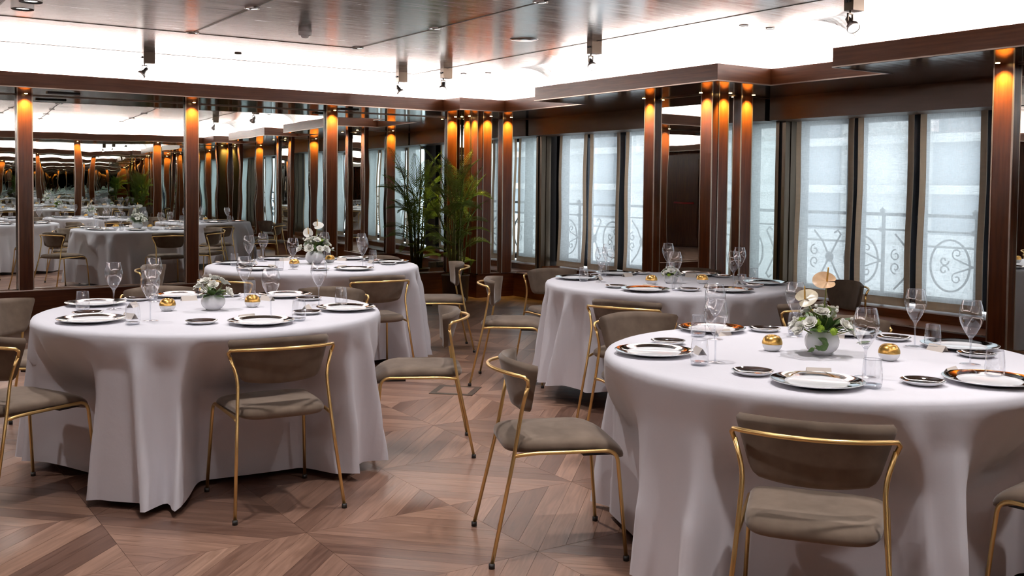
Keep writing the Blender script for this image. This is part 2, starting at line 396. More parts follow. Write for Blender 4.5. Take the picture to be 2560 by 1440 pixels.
for area, c, ang, k in cand[300:]:
    rot = Matrix.Rotation(ang, 2); b = len(vs_); s = shapes[k]; n = len(s); r_ = random.random()
    for z in (0, -.006):
        for x, y in s: p = c + rot @ Vector((x,y)); vs_.append((p.x, p.y, z))
    F = [tuple(range(n))] + [(i, i+n, (i+1) % n + n, (i+1) % n) for i in range(n)]
    for f_ in F:
        fs.append(tuple(i+b for i in f_)); rn.append(r_)
        uvs += [(s[i % n][0], s[i % n][1]) for i in f_]
me = bpy.data.meshes.new('plank_field'); me.from_pydata(vs_, [], fs)
uvl = me.uv_layers.new(name='UVMap'); uvl.data.foreach_set('uv', [c for p in uvs for c in p])
at = me.attributes.new('rnd', 'FLOAT', 'FACE'); at.data.foreach_set('value', rn)
me.materials.append(M['plank_f']); mk('plank_field', me, floor, kind='stuff')
# floor service box
fb = empty('floor_box', (3.531, 5.944, 0), R(-44.5), label='square dark metal frame of a floor service box flush in the parquet', cat='floor box')
mb = MB(); s1, s0 = .15, .108
for a in range(4):
    m4 = Matrix.Rotation(R(90*a), 4, 'Z')
    mb.add([m4 @ Vector(p) for p in ((-s1,-s1,.003),(s1,-s1,.003),(s0,-s0,.003),(-s0,-s0,.003),(-s1,-s1,-.004),(s1,-s1,-.004))], [(0,1,2,3),(4,5,1,0)])
mb.build('frame', M['bronze'], fb)
MB().box(-s0, s0, -s0, s0, -.004, .002).build('inlay', noise_color(mat('walnut_inlay', rough=.35), (.2,.11,.075), (.32,.18,.12), (1,10,1), 3), fb)

# ------------------------------------------------------------------ walls
def struct(name, mb, material, parent=None): return mb.build(name, material, parent, kind='structure' if not parent else None)
struct('wall_left', MB().box(XE-.2, 8.2, YW+.10, YW+.25, -.05, ZS+.02), M['plaster'])
struct('wall_back', MB().box(XE-.2, 8.2, YO-.25, YO-.10, -.05, ZS+.02), M['plaster'])
struct('baseboard_left', MB().box(XE, XP+.05, YW-.02, YW+.12, 0, .296), M['wood_h'])
struct('baseboard_back', MB().box(XE, XP+.05, YO-.12, YO+.02, 0, .296), M['wood_h'])
we = struct('wall_end', MB().box(XE-.2, XE, YO-.2, YW+.2, -.05, ZS+.02), M['wood_v'])
piers = [(10.81, YW+.1), (6.74, 7.66), (3.06, 4.02), (YO-.1, .30)]        # (near corner, far end)
mbp = MB()
for y0, y1 in piers: mbp.box(XP+.04, 8.05, y0+.045, y1-.045 if y1 < 9 else y1, -.05, ZS+.02)
wr = struct('wall_right', mbp, M['plaster'])
bays = [(7.66, 10.81), (4.02, 6.74), (.30, 3.06)]
mbp = MB(); mbs = MB(); mbc = MB()
for y0, y1 in piers: mbp.box(XP-.02, XB+.3, y0-.02, y1, 0, .296)
for y0, y1 in bays:
    mbp.box(XB, 7.75, y0-.01, y1+.01, 0, .296); mbs.box(7.70, 8.08, y0, y1, .29, .365)
struct('baseboard_right', mbp, M['wood_h']); struct('trim_4', mbs, M['wood_h'])
# chrome bead on top of the plinth, following every corner
bead = [(XE, YW-.028)] + [(XP-.028, YW-.028)]
for (y0, y1), nxt in zip(piers, bays):
    bead += [(XP-.028, y0-.028), (XB-.008, y0-.028), (XB-.008, nxt[0]+.0), (XP-.028, nxt[0])]
bead = bead[:-1] + [(XP-.028, .30), (XP-.028, YO+.028), (XE, YO+.028)]
mb = MB()
for p, q in zip(bead, bead[1:]):
    x0, x1 = sorted((p[0], q[0])); y0, y1 = sorted((p[1], q[1])); mb.box(x0-.006, x1+.020, y0-.006, y1+.020, .294, .306)
struct('trim_5', mb, M['chrome'])

# mirrors --------------------------------------------------------------
def mirror(c, wdt, z0, z1, ang, label, group):
    """mirror panel centred at c, facing local -y, turned by ang"""
    o = empty('wall_mirror', (c[0], c[1], 0), ang, label=label, cat='mirror', group=group)
    MB().box(-wdt/2, wdt/2, 0, .012, z0, z1).build('mirror_glass', M['mirror'], o)
    e = .008
    MB().box(-wdt/2, wdt/2, -.006, .004, z0, z0+e*1.6).build('mirror_bead', M['edge'], o); MB().box(-wdt/2, wdt/2, -.006, .004, z1-e, z1).build('mirror_bead', M['edge'], o)
    return o
ORD = ['first','second','third','fourth','fifth','sixth','seventh','eighth']
colx = [-3.36, -1.705, -.05, 1.607, 3.275, 4.925, 6.575]
tilt = {1.607: .044, 3.275: .036, 4.925: .050}
lefts = [XE] + colx
for i, x in enumerate(colx):
    x1 = colx[i+1] if i+1 < len(colx) else None
    if x1 is None: c, wd = (x+.07+6.72)/2, 6.72-x-.07
    else: c, wd = (x+x1)/2, x1-x-.14
    t = tilt.get(x, 0.0)
    mirror((c, YW+.045 if x1 else YW+.01), wd+.02, .30, ZS-.002, -t, ORD[len(colx)-1-i] + ' mirror panel from the palm corner along the long mirrored wall', 'mirrors of the long mirrored wall')
    if x1: mirror((c, YO-.01), wd+.02, .30, ZS-.002, math.pi, ORD[len(colx)-2-i] + ' mirror panel from the windows on the wall opposite the long mirrored wall', 'mirrors of the opposite wall')

# pilasters -------------------------------------------------------------
def pilaster(c, ang, label, group, wdt=.143, lamp=True, dep=.05):
    o = empty('pilaster', (c[0], c[1], 0), ang, label=label, cat='pilaster', group=group)
    h = wdt/2
    MB().box(-h, h, -dep, .02, .300, ZS).build('panel', M['wood_v'], o)
    for s in (-1, 1): MB().box(min(s*h, s*(h-.008))-.001, max(s*h, s*(h-.008))+.001, -dep-.003, -dep+.006, .300, ZS).build('edge_strip', M['edge'], o)
    if lamp:
        mb = MB(); mb.lathe([(.0,-.002),(.014,-.002),(.016,0)], 14, (0, -dep-.080, ZS-.001)); mb.build('spot_lens', M['lens_warm'], o)
        light('SPOT', 'pilaster_lamp', (0, -dep-.080, ZS-.012), COL_W, (1,.70,.14), o, spot_size=R(84), spot_blend=1.0, shadow_soft_size=.02).rotation_euler = (R(24), 0, 0)
    return o
G1 = 'pilasters of the long mirrored wall'
for i, x in enumerate(colx): pilaster((x, YW+.02), 0, ORD[len(colx)-1-i] + ' orange-lit mahogany pilaster from the palm corner along the long mirrored wall', G1)
for i, x in enumerate(colx[:-1]): pilaster((x, YO-.02), math.pi, ORD[len(colx)-1-i] + ' mahogany pilaster from the windows opposite the long mirrored wall', 'pilasters of the opposite wall')
# window piers: mirror on the front, mirrored return facing -y
PN = ['corner pier by the palm', 'middle window pier', 'end window pier', 'last window pier']
for i, (y0, y1) in enumerate(piers):
    nm = PN[i]
    yy1 = min(y1, YW) if i == 0 else y1
    # front faces -x: local -y -> world -x is a rotation by -90 deg
    a = -math.pi/2
    pilaster((XP+.03, y0+.055), a, 'mahogany corner pilaster facing the room on the ' + nm, 'front corner pilasters of the window piers', .150)
    far = 11.045 if i == 0 else y1-.078
    pilaster((XP+.03, far), a, 'mahogany pilaster at the far edge of the ' + nm, 'far pilasters of the window piers', .150)
    m0, m1 = (11.12, YW) if i == 0 else (y0+.15, y1-.15)
    mirror((XP+.025, (m0+m1)/2), m1-m0+.01, .30, ZS-.002, a, 'mirror panel on the front of the ' + nm, 'front mirrors of the window piers')
    pilaster((XP+.122, y0+.03), 0, 'mahogany pilaster wrapped around the corner of the ' + nm, 'side corner pilasters of the window piers', .130, dep=.050)
    pilaster((7.147, y0+.03), 0, 'mahogany pilaster in the middle of the mirrored return of the ' + nm, 'return pilasters of the window piers', .150)
    mirror((6.97, y0+.03), .22, .30, ZS-.002, 0, 'narrow mirror strip on the return of the ' + nm, 'narrow return mirrors')
    mirror((7.445, y0+.03), .45, .30, ZS-.002, 0, 'mirror panel on the return of the ' + nm + ' beside the blinds', 'wide return mirrors')
    if i:      # the side towards the palm is clad the same way
        pilaster((7.147, y1-.03), math.pi, 'mahogany pilaster on the palm-side return of the ' + nm, 'palm-side pilasters of the window piers', .150)
        mirror((6.93, y1-.03), .30, .30, ZS-.002, math.pi, 'narrow mirror strip on the palm-side return of the ' + nm, 'narrow palm-side mirrors')
        mirror((7.50, y1-.03), .56, .30, ZS-.002, math.pi, 'mirror panel on the palm-side return of the ' + nm, 'wide palm-side mirrors')

# ------------------------------------------------------------------ windows, blinds
XS = 7.875
def blind(y0, y1, z0, z1, label, group, seed):
    rnd = random.Random(seed)
    o = empty('window_blind', (XS, (y0+y1)/2, z0), 0, label=label, cat='blind', group=group)
    hw = (y1-y0)/2; H_ = z1-z0; b = .062; ph = rnd.uniform(0,6)
    def P(y, z):   # gentle wave in depth, free edges a little wavy, bottom swinging out
        t = 1 - z/H_
        return (.010*math.sin(y*7+ph) + .006*math.sin(z*5+ph) - .02*t*t, y + .006*math.sin(z*4+ph*1.7)*t, z)
    def strip(name, ya, yb, za, zb, mt, dx):
        mb = MB(); nz_ = 14 if zb-za > .5 else 2; ny = 8 if yb-ya > .2 else 2
        for s in (0, .002):
            mb.grid(lambda u, v: (lambda p: (p[0]+dx+s, p[1], p[2]))(P(ya+(yb-ya)*u, za+(zb-za)*v)), ny, nz_, flip=(s == 0))
            if name == 'sheer_panel': break
        mb.build(name, mt, o)
    strip('sheer_panel', -hw+b*.9, hw-b*.9, .07, H_, M['sheer'], 0)
    strip('border', -hw, -hw+b, 0, H_, M['border'], -.004); strip('border', hw-b, hw, 0, H_, M['border'], -.004)
    strip('border', -hw+b, hw-b, 0, .075, M['border'], -.004)
    return o
bl = {0: [(10.077,10.665),(9.421,10.020),(8.72,9.339),(8.02,8.64)], 1: [(6.069,6.735),(5.438,6.011),(4.758,5.367),(4.10,4.678)], 2: [(2.40,3.02),(1.73,2.33),(1.05,1.66),(.37,.98)]}
where = {0: 'in the window bay nearest the palm', 1: 'in the middle window bay', 2: 'in the window bay past the end pier'}
for b, l in bl.items():
    for k, (y0, y1) in enumerate(l):
        blind(y0, y1, .375, 2.15, ORD[k] + ' sheer white blind from the palm side ' + where[b], 'blinds ' + where[b], b*10+k)
for i, (y0, y1) in enumerate(bays):
    wn = empty('window_%d' % (i+1), (7.99, (y0+y1)/2, 0), kind='structure')
    hw = (y1-y0)/2; yc = (y0+y1)/2
    fr = MB().box(-.03, .05, -hw, hw, .40, .47); fr.box(-.03, .05, -hw, hw, 2.03, 2.30)
    for (a0, a1), (b0, b1) in zip(bl[i], bl[i][1:]):
        c = (a0+b1)/2*1.012 - yc; wdt = .075 if not (i == 0 and abs(c+yc-10.17) < .05) else .030
        fr.box(-.05, .05, c-wdt, c+wdt, .42, 2.1)
    e0 = bl[i][0][1]-yc; fr.box(-.05, .05, min(e0-.01,hw-.02), hw, .42, 2.1); fr.box(-.05, .05, -hw, bl[i][-1][0]-yc+.03, .42, 2.1)
    fr.build('window_frame', M['navy'], wn)
    for (a0, a1) in bl[i]: MB().box(.0, .006, a0-yc+.0, a1-yc, .45, 2.05).build('window_pane', M['pane'], wn)
    if i < 2:
        hn = MB(); c = (bl[i][1][0]+bl[i][2][1])/2 - yc; hn.tube([(-.05,c,1.18),(-.085,c,1.18),(-.09,c+.0,1.12)], .008, 8); hn.build('window_handle', M['dark'], wn)
    # valance and metal post at the far side
    MB().box(7.48, 7.82, y0, y1, 2.064, ZS).build('trim_%d' % (6+i), M['valance'], kind='structure')
    pt = empty('metal_post', (7.745, y1-.02, 0), label='bronze metal post beside the first blind ' + where[i], cat='post')
    MB().box(-.070, -.004, -.012, .03, .30, 2.064).build('post_body', M['post'], pt); MB().box(.002, .075, -.020, .03, .30, 2.064).build('post_face', M['post'], pt)
    MB().box(8.05, 8.15, y0-.2, y1+.2, ZS, 4.0).build('trim_%d' % (9+i), M['plaster'], kind='structure')

# ------------------------------------------------------------------ outside: balcony railing and street front
struct('trim_12', MB().box(8.06, 8.85, YO-3, 15, -.4, .12), M['pavement'])
XR = 8.6
def railing_unit():
    o = empty('balcony_railing', (XR, 0, .12), label='wrought iron balcony railing section with scrolls outside the windows', cat='railing', group='balcony railing sections')
    P = .962
    mb = MB()
    for z, r in ((1.05,.016),(.90,.009),(.28,.010),(.10,.010)): mb.box(-r, r, 0, P, z-r, z+r)
    mb.build('rail', M['iron'], o)
    mb = MB().box(-.013,.013,.0,.026,0,1.05); mb.lathe([(0,1.03),(.03,1.04),(.02,1.06),(.03,1.09),(0,1.12)],10,(0,.03,0)); mb.lathe([(0,.87),(.028,.88),(.030,.90),(.028,.92),(0,.93)],10,(0,.03,0)); mb.build('baluster_post', M['iron'], o)
    mb = MB()
    def ring(cy, cz, ry, rz, r=.008, a0=0, a1=360, n=28, f=1):
        pts = [(0, cy+ry*math.cos(R(a0+(a1-a0)*k/n)), cz+rz*math.sin(R(a0+(a1-a0)*k/n))) for k in range(n+1)]; mb.tube(pts, r, 6)
    def curl(cy, cz, r0, a0, turns, d, r=.007):
        n = 26; mb.tube([(0, cy+r0*(1-.75*k/n)*math.cos(R(a0)+d*turns*2*math.pi*k/n), cz+r0*(1-.75*k/n)*math.sin(R(a0)+d*turns*2*math.pi*k/n)) for k in range(n+1)], r, 6)
    ring(.27, .59, .20, .24, .010)
    for s in (-1, 1):
        curl(.20, .59+s*.115, .055, -90*s, 1.1, s); curl(.33, .59+s*.045, .05, 180, 1.0, s)
        mb.tube([(0,.03,.59),(0,.12,.59+s*.03),(0,.2,.59+s*.06)], .008, 6)
        mb.tube([(0,.66,.59),(0,.58,.59+s*.14),(0,.52,.59+s*.24),(0,.56,.59+s*.28),(0,.60,.59+s*.25)], .010, 6)
        mb.tube([(0,.66,.59),(0,.75,.59+s*.16),(0,.86,.59+s*.27)], .010, 6)
        curl(.85, .59+s*.06, .06, 90*s, 1.1, -s)
    mb.build('scroll', M['iron'], o)
    mb = MB(); mb.lathe([(0,-.03),(.045,-.01),(.055,0),(.045,.01),(0,.03)], 12); mb.xf(Matrix.Translation((0,.66,.59)) @ Matrix.Rotation(R(90),4,'Y')); mb.build('boss', M['iron'], o)
    return o
ru = railing_unit()
for k in range(-2, 14):
    y = -1.6 + .98*k
    if k == -2: ru.location = (XR, y, .12)
    else: copy_tree(ru, (XR, y, .12))
fa = empty('building_front', (17, 6, -6), label='pale stone street front across from the windows', cat='building')
MB().box(0, .5, -16, 20, 0, 14).build('wall', M['facade'], fa)
for z in (6.2, 7.35, 8.3, 9.6, 10.4):
    MB().box(-.18, 0, -16, 20, z, z+.16).build('stone_course', M['facade'], fa)
wm = MB().box(-.05, 0, 0, 1.3, 0, 2.2).mesh('window', M['facade_d']); sm = MB().box(-.12, 0, -.15, 1.45, -.2, 0).mesh('window_sill', M['facade'])
for k in range(9):
    for z in (6.6, 10.7):
        o = mk('window', wm, fa, loc=(0, -13+3.4*k, z)); mk('window_sill', sm, o)

# ------------------------------------------------------------------ chairs
def build_chair():
    o = empty('dining_chair', label='x', cat='chair')
    tr = .0074
    K = dict(bf=(.237,-.252,0), ff=(.230,.261,0), jo=(.205,-.167,.405), ki=(.194,-.138,.577), co=(.230,-.122,.690), kn=(.210,.225,.415))
    def S(p, s): return (p[0]*s, p[1], p[2])
    for s in (-1, 1):
        bf = Vector(S(K['bf'],s)); jo = Vector(S(K['jo'],s))
        mb = MB(); pts = fillet([bf + Vector((0,0,.012)), S(K['jo'],s), S(K['ki'],s), S((.222,-.120,.672),s)], .05); mb.tube(pts, tr, 10)
        lg = mb.build('leg', M['gold'], o)
        MB().lathe([(0,0),(.0115,0),(.0115,.018),(0,.020)], 10, tuple(bf)).build('glide', M['rubber'], lg)
        mb = MB(); pts = fillet([S(K['jo'],s), S((.203,-.10,.412),s), S(K['kn'],s), S((.230,.2605,.012),s)], .045, 6); mb.tube(pts, tr, 10)
        lg = mb.build('leg', M['gold'], o)
        MB().lathe([(0,0),(.0115,0),(.0115,.018),(0,.020)], 10, (s*.230,.261,0)).build('glide', M['rubber'], lg)
    pts = [S((.222,-.120,.665),-1), S((.231,-.124,.690),-1), S((.224,-.136,.702),-1)]
    for k in range(-8, 9):
        u = k/9.5; pts.append((.235*u, -.236 + .105*abs(u)**2.0, .712 - .010*u*u))
    pts += [(.224,-.136,.702), (.231,-.124,.690), (.222,-.120,.665)]
    MB().tube(pts, tr, 10).build('back_rail', M['gold'], o)
    # backrest shell
    def half_w(v):       # v 0 bottom .. 1 top
        base = .178 + .060*v
        if v < .25: base *= math.sqrt(max(0, 1 - ((.25-v)/.25)**2))*.11 + .89
        if v > .88: base *= math.sqrt(max(0, 1 - ((v-.88)/.12)**2))*.07 + .93
        return base
    def surf(u, v, t):
        hw = half_w(v); x = (2*u-1)*hw; q = (2*u-1)
        mid = -.152 - .060*v; side = -.126 + .016*v
        y = mid + (side-mid)*q*q + .014 + t*(1 - .25*abs(q))
        z = .545 + .207*v - .012*q*q*(v > .5)*(v-.5)*2 + .012*q*q*(v < .5)*(.5-v)*2
        return (x*(1-.06*t/.03*abs(q)), y, z)
    mb = MB(); th = .034; nu, nv = 20, 14
    vsg = []
    def ring_pt(u, v, side):
        e = min(u, 1-u, v*.6, (1-v)*.6); rnd = min(1, e/.05); k = math.sqrt(max(0, 1-(1-rnd)**2))
        return surf(u, v, th*(.5 + (.5 if side else -.5)*k))
    mb.grid(lambda u, v: ring_pt(u, v, 0), nu, nv); mb.grid(lambda u, v: ring_pt(u, v, 1), nu, nv, flip=True)
    mb.build('backrest', M['velvet'], o)
    # seat
    mb = MB(); NS = 56
    def loop(inset, z):
        out = []
        for k in range(NS):
            t = 2*math.pi*k/NS; cx_, sy_ = math.cos(t), math.sin(t); e = 2/5.5
            px = abs(cx_)**e*(1 if cx_ > 0 else -1); py = abs(sy_)**e*(1 if sy_ > 0 else -1)
            y = .038 + py*(.236-inset); x = px*(.200 + .012*py - inset); zz = z
            if y > .12: zz -= .050*((y-.12)/.155)**2
            out.append((x, y, zz))
        return out
    lv = [(.12,.412),(.06,.408),(.022,.406),(.008,.411),(.001,.420),(.0,.430),(.003,.441),(.010,.449),(.022,.4545),(.045,.458),(.08,.4605),(.12,.4622)]
    vs_ = [p for i_, z in lv for p in loop(i_, z)]; fs = []
    for i in range(len(lv)-1):
        for k in range(NS): fs.append((i*NS+k, i*NS+(k+1) % NS, (i+1)*NS+(k+1) % NS, (i+1)*NS+k))
    fs += [tuple(reversed(range(NS))), tuple((len(lv)-1)*NS+k for k in range(NS))]
    mb.add(vs_, fs, True); mb.build('seat', M['velvet'], o)
    MB().box(-.185,.185,.10,.205,.392,.408).build('seat_board', M['dark'], o)
    return o
TABLES = {'T1': (3.199,2.593), 'T2': (1.598,5.113), 'T3': (3.211,7.666), 'T4': (4.76,5.17)}
TN = {'T1': 'the anthurium table', 'T2': 'the small rose vase table', 'T3': 'the tall bouquet table', 'T4': 'the low rose bowl table'}
def facing(a):
    a = (a + 22.5) % 360
    return ['facing the windows', 'facing the palm corner', 'facing the mirrored wall', 'angled to the mirrors', 'backing the windows', 'backing the palm corner', 'backing the mirrored wall', 'backing the mirrors sideways'][int(a // 45)]
CH = {'T1': [(2.419,1.975,36.6),(2.313,3.191,336.2),(3.435,3.892,253.1),(4.233,3.283,222.9),(4.33,2.12,158),(3.329,1.599,97.7)],
      'T2': [(1.605,4.277,86.2),(2.611,4.730,153.0),(2.546,5.869,226.9),(1.683,6.380,263.6),(.86,6.08,318),(.642,4.910,26.7)],
      'T3': [(4.340,7.555,156.5),(3.30,6.76,87),(2.42,7.22,36),(4.115,8.416,219.5),(3.46,8.74,262),(2.20,8.22,326)],
      'T4': [(4.041,6.044,319.2),(3.927,4.574,26.5),(4.742,6.430,260.9),(5.755,5.975,214),(5.925,4.722,162.5),(4.725,4.072,93.1)]}
chair0 = build_chair(); first = True
for t, l in CH.items():
    for (x, y, a) in l:
        lab = 'taupe velvet gold-framed chair ' + facing(a) + ' at ' + TN[t]; grp = 'chairs at ' + TN[t]
        if first: chair0.location = (x,y,0); chair0.rotation_euler = (0,0,R(a-90)); chair0['label'] = lab; chair0['group'] = grp; first = False
        else: copy_tree(chair0, (x,y,0), R(a-90), lab, grp)

# ------------------------------------------------------------------ tables and cloths
ZT = .755
def table(t, seed, hem, seats):
    cx, cy = TABLES[t]; rnd = random.Random(seed)
    o = empty('banquet_table', (cx,cy,0), label='round banquet table under the long white cloth, ' + TN[t], cat='table', group='round banquet tables')
    MB().lathe([(0,.718),(.80,.718),(.815,.724),(.815,.740),(.80,.748),(0,.748)], 48).build('tabletop', M['wood_h'], o)
    for k in range(4):
        a = R(45+90*k); mb = MB().tube([(.42*math.cos(a), .42*math.sin(a), .72),(.50*math.cos(a), .50*math.sin(a), 0)], .018, 8); mb.build('leg', M['dark'], o)
    # cloth
    NA = 300; ph = [rnd.uniform(0,6.28) for _ in range(6)]; ridges = []; a_ = rnd.uniform(0,.3)
    while a_ < 6.1:
        ridges.append((a_, rnd.uniform(.036,.072), rnd.uniform(.35,1.0), rnd.uniform(-.10,.10))); a_ += rnd.uniform(.15,.31)
    def fold(a, s):
        f_ = 0
        for c_, sg_, am, dr in ridges:
            d = (a - c_ - dr*s + math.pi) % (2*math.pi) - math.pi
            if abs(d) < .5:
                w_ = sg_*(1.25-.35*s); f_ += am*math.exp(-(d/w_)**2)*(1 if am > .5 else min(1, s*1.5))
        return f_ - .42
    prof = [(0,.0),(.40,.0),(.70,.0),(.795,.0),(.822,-.002),(.836,-.008),(.843,-.020),(.846,-.040)]
    rows = []
    for (r, dz) in prof: rows.append([(r, dz, 0.0)]*NA)
    nd_ = 24
    chairs = [(Vector((x-cx,y-cy)), R(a), .288) for (x,y,a) in CH[t]]
    vs_ = [(0,0,.758)]; fs = []
    def push(p, z):
        q = Vector(p); W_ = 0
        for c, a, l0 in chairs:
            f_ = Vector((math.cos(a), math.sin(a))); rt = Vector((f_.y, -f_.x)); d = q - c
            ly = d.dot(f_); lx = abs(d.dot(rt))
            lim = l0
            if ly < lim and lx < .43:
                wx = 1 if lx < .235 else max(0, 1-((lx-.235)/.195)); wx = wx*wx*(3-2*wx)
                wz = 1 if z < .455 else max(0, 1-(z-.455)/.265)**1.2
                q = q + f_*min(lim-ly, .42)*wx*wz; W_ = max(W_, wx*wz)
        return q, W_
    for i, (r, dz) in enumerate(prof[1:]):
        for k in range(NA):
            a = 2*math.pi*k/NA; vs_.append((r*math.cos(a), r*math.sin(a), .758+dz))
    lift = [rnd.uniform(.6,1.4) for _ in range(3)]
    for j in range(1, nd_+1):
        s = j/nd_
        for k in range(NA):
            a = 2*math.pi*k/NA
            hz = hem + .014*(1+math.sin(3*a+ph[5])) + .010*math.sin(4*a+ph[1])
            z = .718 + (hz-.718)*s
            r = .846 + .062*s + .02*s*math.sin(3*a+ph[0])
            q, W_ = push((r*math.cos(a), r*math.sin(a)), z); fd = (.045+.125*s)*min(1,s*6)*fold(a, s)*(1-W_) - .05*W_; q = q + Vector((math.cos(a), math.sin(a)))*fd; vs_.append((q.x, q.y, z))
    nr = len(prof)-1+nd_
    for k in range(NA): fs.append((0, 1+k, 1+(k+1) % NA))
    for i in range(nr-1):
        a0 = 1+i*NA; b0 = a0+NA
        for k in range(NA): fs.append((a0+k, b0+k, b0+(k+1) % NA, a0+(k+1) % NA))
    me = bpy.data.meshes.new('tablecloth'); me.from_pydata(vs_, [], fs); me.polygons.foreach_set('use_smooth', [True]*len(fs)); me.materials.append(M['cloth'])
    c = mk('tablecloth', me, loc=(cx,cy,0), label='white floor-length cloth draped over ' + TN[t], cat='tablecloth', group='white tablecloths')
    return o
SE = {'T1': [30,85,149,217,275,341], 'T2': [36,85,135,197,272,331], 'T3': [352,275,207,38,98,150], 'T4': [132,215,262,318,28,85]}
for i, (t, s) in enumerate(SE.items()): table(t, 11+i*5, .022 if t != 'T4' else .085, s)

# ------------------------------------------------------------------ tableware
def proto_charger():
    o = empty('charger_plate', cat='plate', label='x')
    MB().lathe([(0,.004),(.070,.003),(.085,.002),(.098,.006),(.104,.010),(.104,.0125),(.097,.0085),(.090,.006),(0,.006)], 40).build('dish', M['porcelain'], o)
    MB().lathe([(.1035,.0122),(.122,.0155),(.140,.0185),(.150,.0195)], 48).build('rim', M['silver'], o)
    MB().lathe([(.085,.001),(.105,.008),(.150,.0165),(.1525,.0185),(.150,.0196)], 48).build('underside', M['porcelain'], o)
    return o
def proto_small():
    o = empty('bread_plate', cat='plate', label='x')
    MB().lathe([(0,.005),(.045,.0055),(.060,.010),(.070,.0165)], 36).build('glaze', M['silver'], o)
    MB().lathe([(0,.0),(.040,.0),(.045,.002),(.062,.008),(.072,.0150),(.0725,.0165),(.070,.0168)], 36).build('underside', M['porcelain'], o)
    return o
def proto_wine():
    o = empty('wine_glass', cat='glass', label='x')
    MB().lathe([(.004,.098),(.010,.103),(.020,.118),(.031,.138),(.0395,.158),(.0435,.176),(.0440,.188),(.0420,.204),(.0375,.222),(.0330,.238)], 28).build('bowl', M['glass'], o)
    MB().lathe([(.0332,.2372),(.0338,.238),(.0332,.2388),(.0326,.238),(.0332,.2372)], 28).build('lip', M['stemglass'], o)
    MB().lathe([(.0045,.004),(.0034,.010),(.0030,.040),(.0034,.075),(.0055,.094),(.0095,.103),(.006,.108),(0,.109)], 12).build('stem', M['stemglass'], o)
    MB().lathe([(.0365,.0),(.0372,.0015),(.030,.003),(.012,.0045),(.0045,.006)], 28).build('foot', M['glass'], o)
    return o
def proto_tumbler():
    o = empty('tumbler', cat='glass', label='x')
    MB().lathe([(.026,.002),(.0305,.008),(.0325,.022),(.0328,.040),(.0315,.062),(.0295,.082),(.0280,.095)], 26).build('wall', M['glass'], o)
    MB().lathe([(.0276,.0945),(.0282,.0955),(.0286,.0945),(.0282,.0938),(.0276,.0945)], 26).build('lip', M['stemglass'], o)
    MB().lathe([(0,.0),(.024,.0),(.0295,.006),(.0305,.014),(.018,.011),(0,.013)], 22).build('base', M['stemglass'], o)
    return o
def proto_tea():
    o = empty('tealight_holder', cat='candle holder', label='x')
    pr = [(0,.0),(.018,.0),(.028,.005),(.036,.015),(.040,.029)]; MB().lathe(pr, 28).build('bowl', M['porcelain'], o)
    MB().lathe([(.0402,.029),(.0395,.038),(.0355,.050),(.028,.059),(.020,.063),(.017,.0625),(.016,.056),(0,.054)], 28).build('gold_cap', M['goldleaf'], o)
    return o
def proto_card():
    mb = MB(); a, h = .018, .026; L = .042
    vs_ = [(-L,-a,0),(L,-a,0),(L,0,h),(-L,0,h),(-L,a,0),(L,a,0)]
    mb.add(vs_, [(0,1,2,3),(3,2,5,4)]); mb.add([(x*.99,y*.94,z*.96) for x,y,z in vs_], [(3,2,1,0),(4,5,2,3)])
    return mb.build('place_card', M['card'], label='x', cat='place card')
PR = {'charger_plate': proto_charger(), 'bread_plate': proto_small(), 'wine_glass': proto_wine(), 'tumbler': proto_tumbler(), 'tealight_holder': proto_tea(), 'place_card': proto_card()}
LB = {'charger_plate': 'silver-rimmed white plate', 'bread_plate': 'small dark mirrored plate', 'wine_glass': 'tulip wine glass', 'tumbler': 'low water tumbler', 'tealight_holder': 'gilded white ball tealight holder', 'place_card': 'folded ivory place card'}
used = set()
def seat_of(t, ang):
    cx, cy = TABLES[t]
    return min(CH[t], key=lambda c: abs((math.degrees(math.atan2(c[1]-cy, c[0]-cx)) - ang + 180) % 360 - 180))[2]
def put(kind, t, r, ang, rz=0.0, seat=None):
    cx, cy = TABLES[t]; loc = (cx + r*math.cos(R(ang)), cy + r*math.sin(R(ang)), .758)
    if kind == 'tealight_holder': lab = LB[kind] + (' away from the windows on ' if seat else ' nearer the windows on ') + TN[t]
    else: lab = LB[kind] + ' before chair ' + facing(seat_of(t, seat)) + ', ' + TN[t]
    grp = kind.replace('_',' ') + 's on ' + TN[t]
    p = PR[kind]
    if kind in used: copy_tree(p, loc, R(rz), lab, grp)
    else: used.add(kind); p.location = loc; p.rotation_euler = (0,0,R(rz)); p['label'] = lab; p['group'] = grp
jr = random.Random(5)
PL = {'T1': dict(p=[(.64,30),(.70,82),(.66,149),(.65,218),(.68,272),(.66,344)], s=[(.59,9),(.64,62),(.61,124),(.58,196),(.61,251),(.60,325)],
                 w=[(.47,53),(.50,100),(.505,171),(.47,237),(.53,305),(.51,353)], u=[(.55,51),(.60,98),(.59,173),(.66,233),(.645,282),(.56,348)], c=[(.50,33),(.57,86),(.48,147),(.46,218),(.52,276),(.52,340)]),
      'T2': dict(p=[(.68,37),(.69,88),(.68,133),(.64,195),(.61,273),(.67,331)], s=[(.62,17),(.64,65),(.65,110),(.59,171),(.52,247),(.52,312)],
                 w=[(.50,53),(.53,108),(.50,148),(.47,216),(.47,287),(.55,353)], u=[(.60,53),(.62,104),(.64,152),(.60,217),(.64,290),(.66,349)], c=[(.48,36),(.48,88),(.45,135),(.46,197),(.44,273),(.47,331)])}
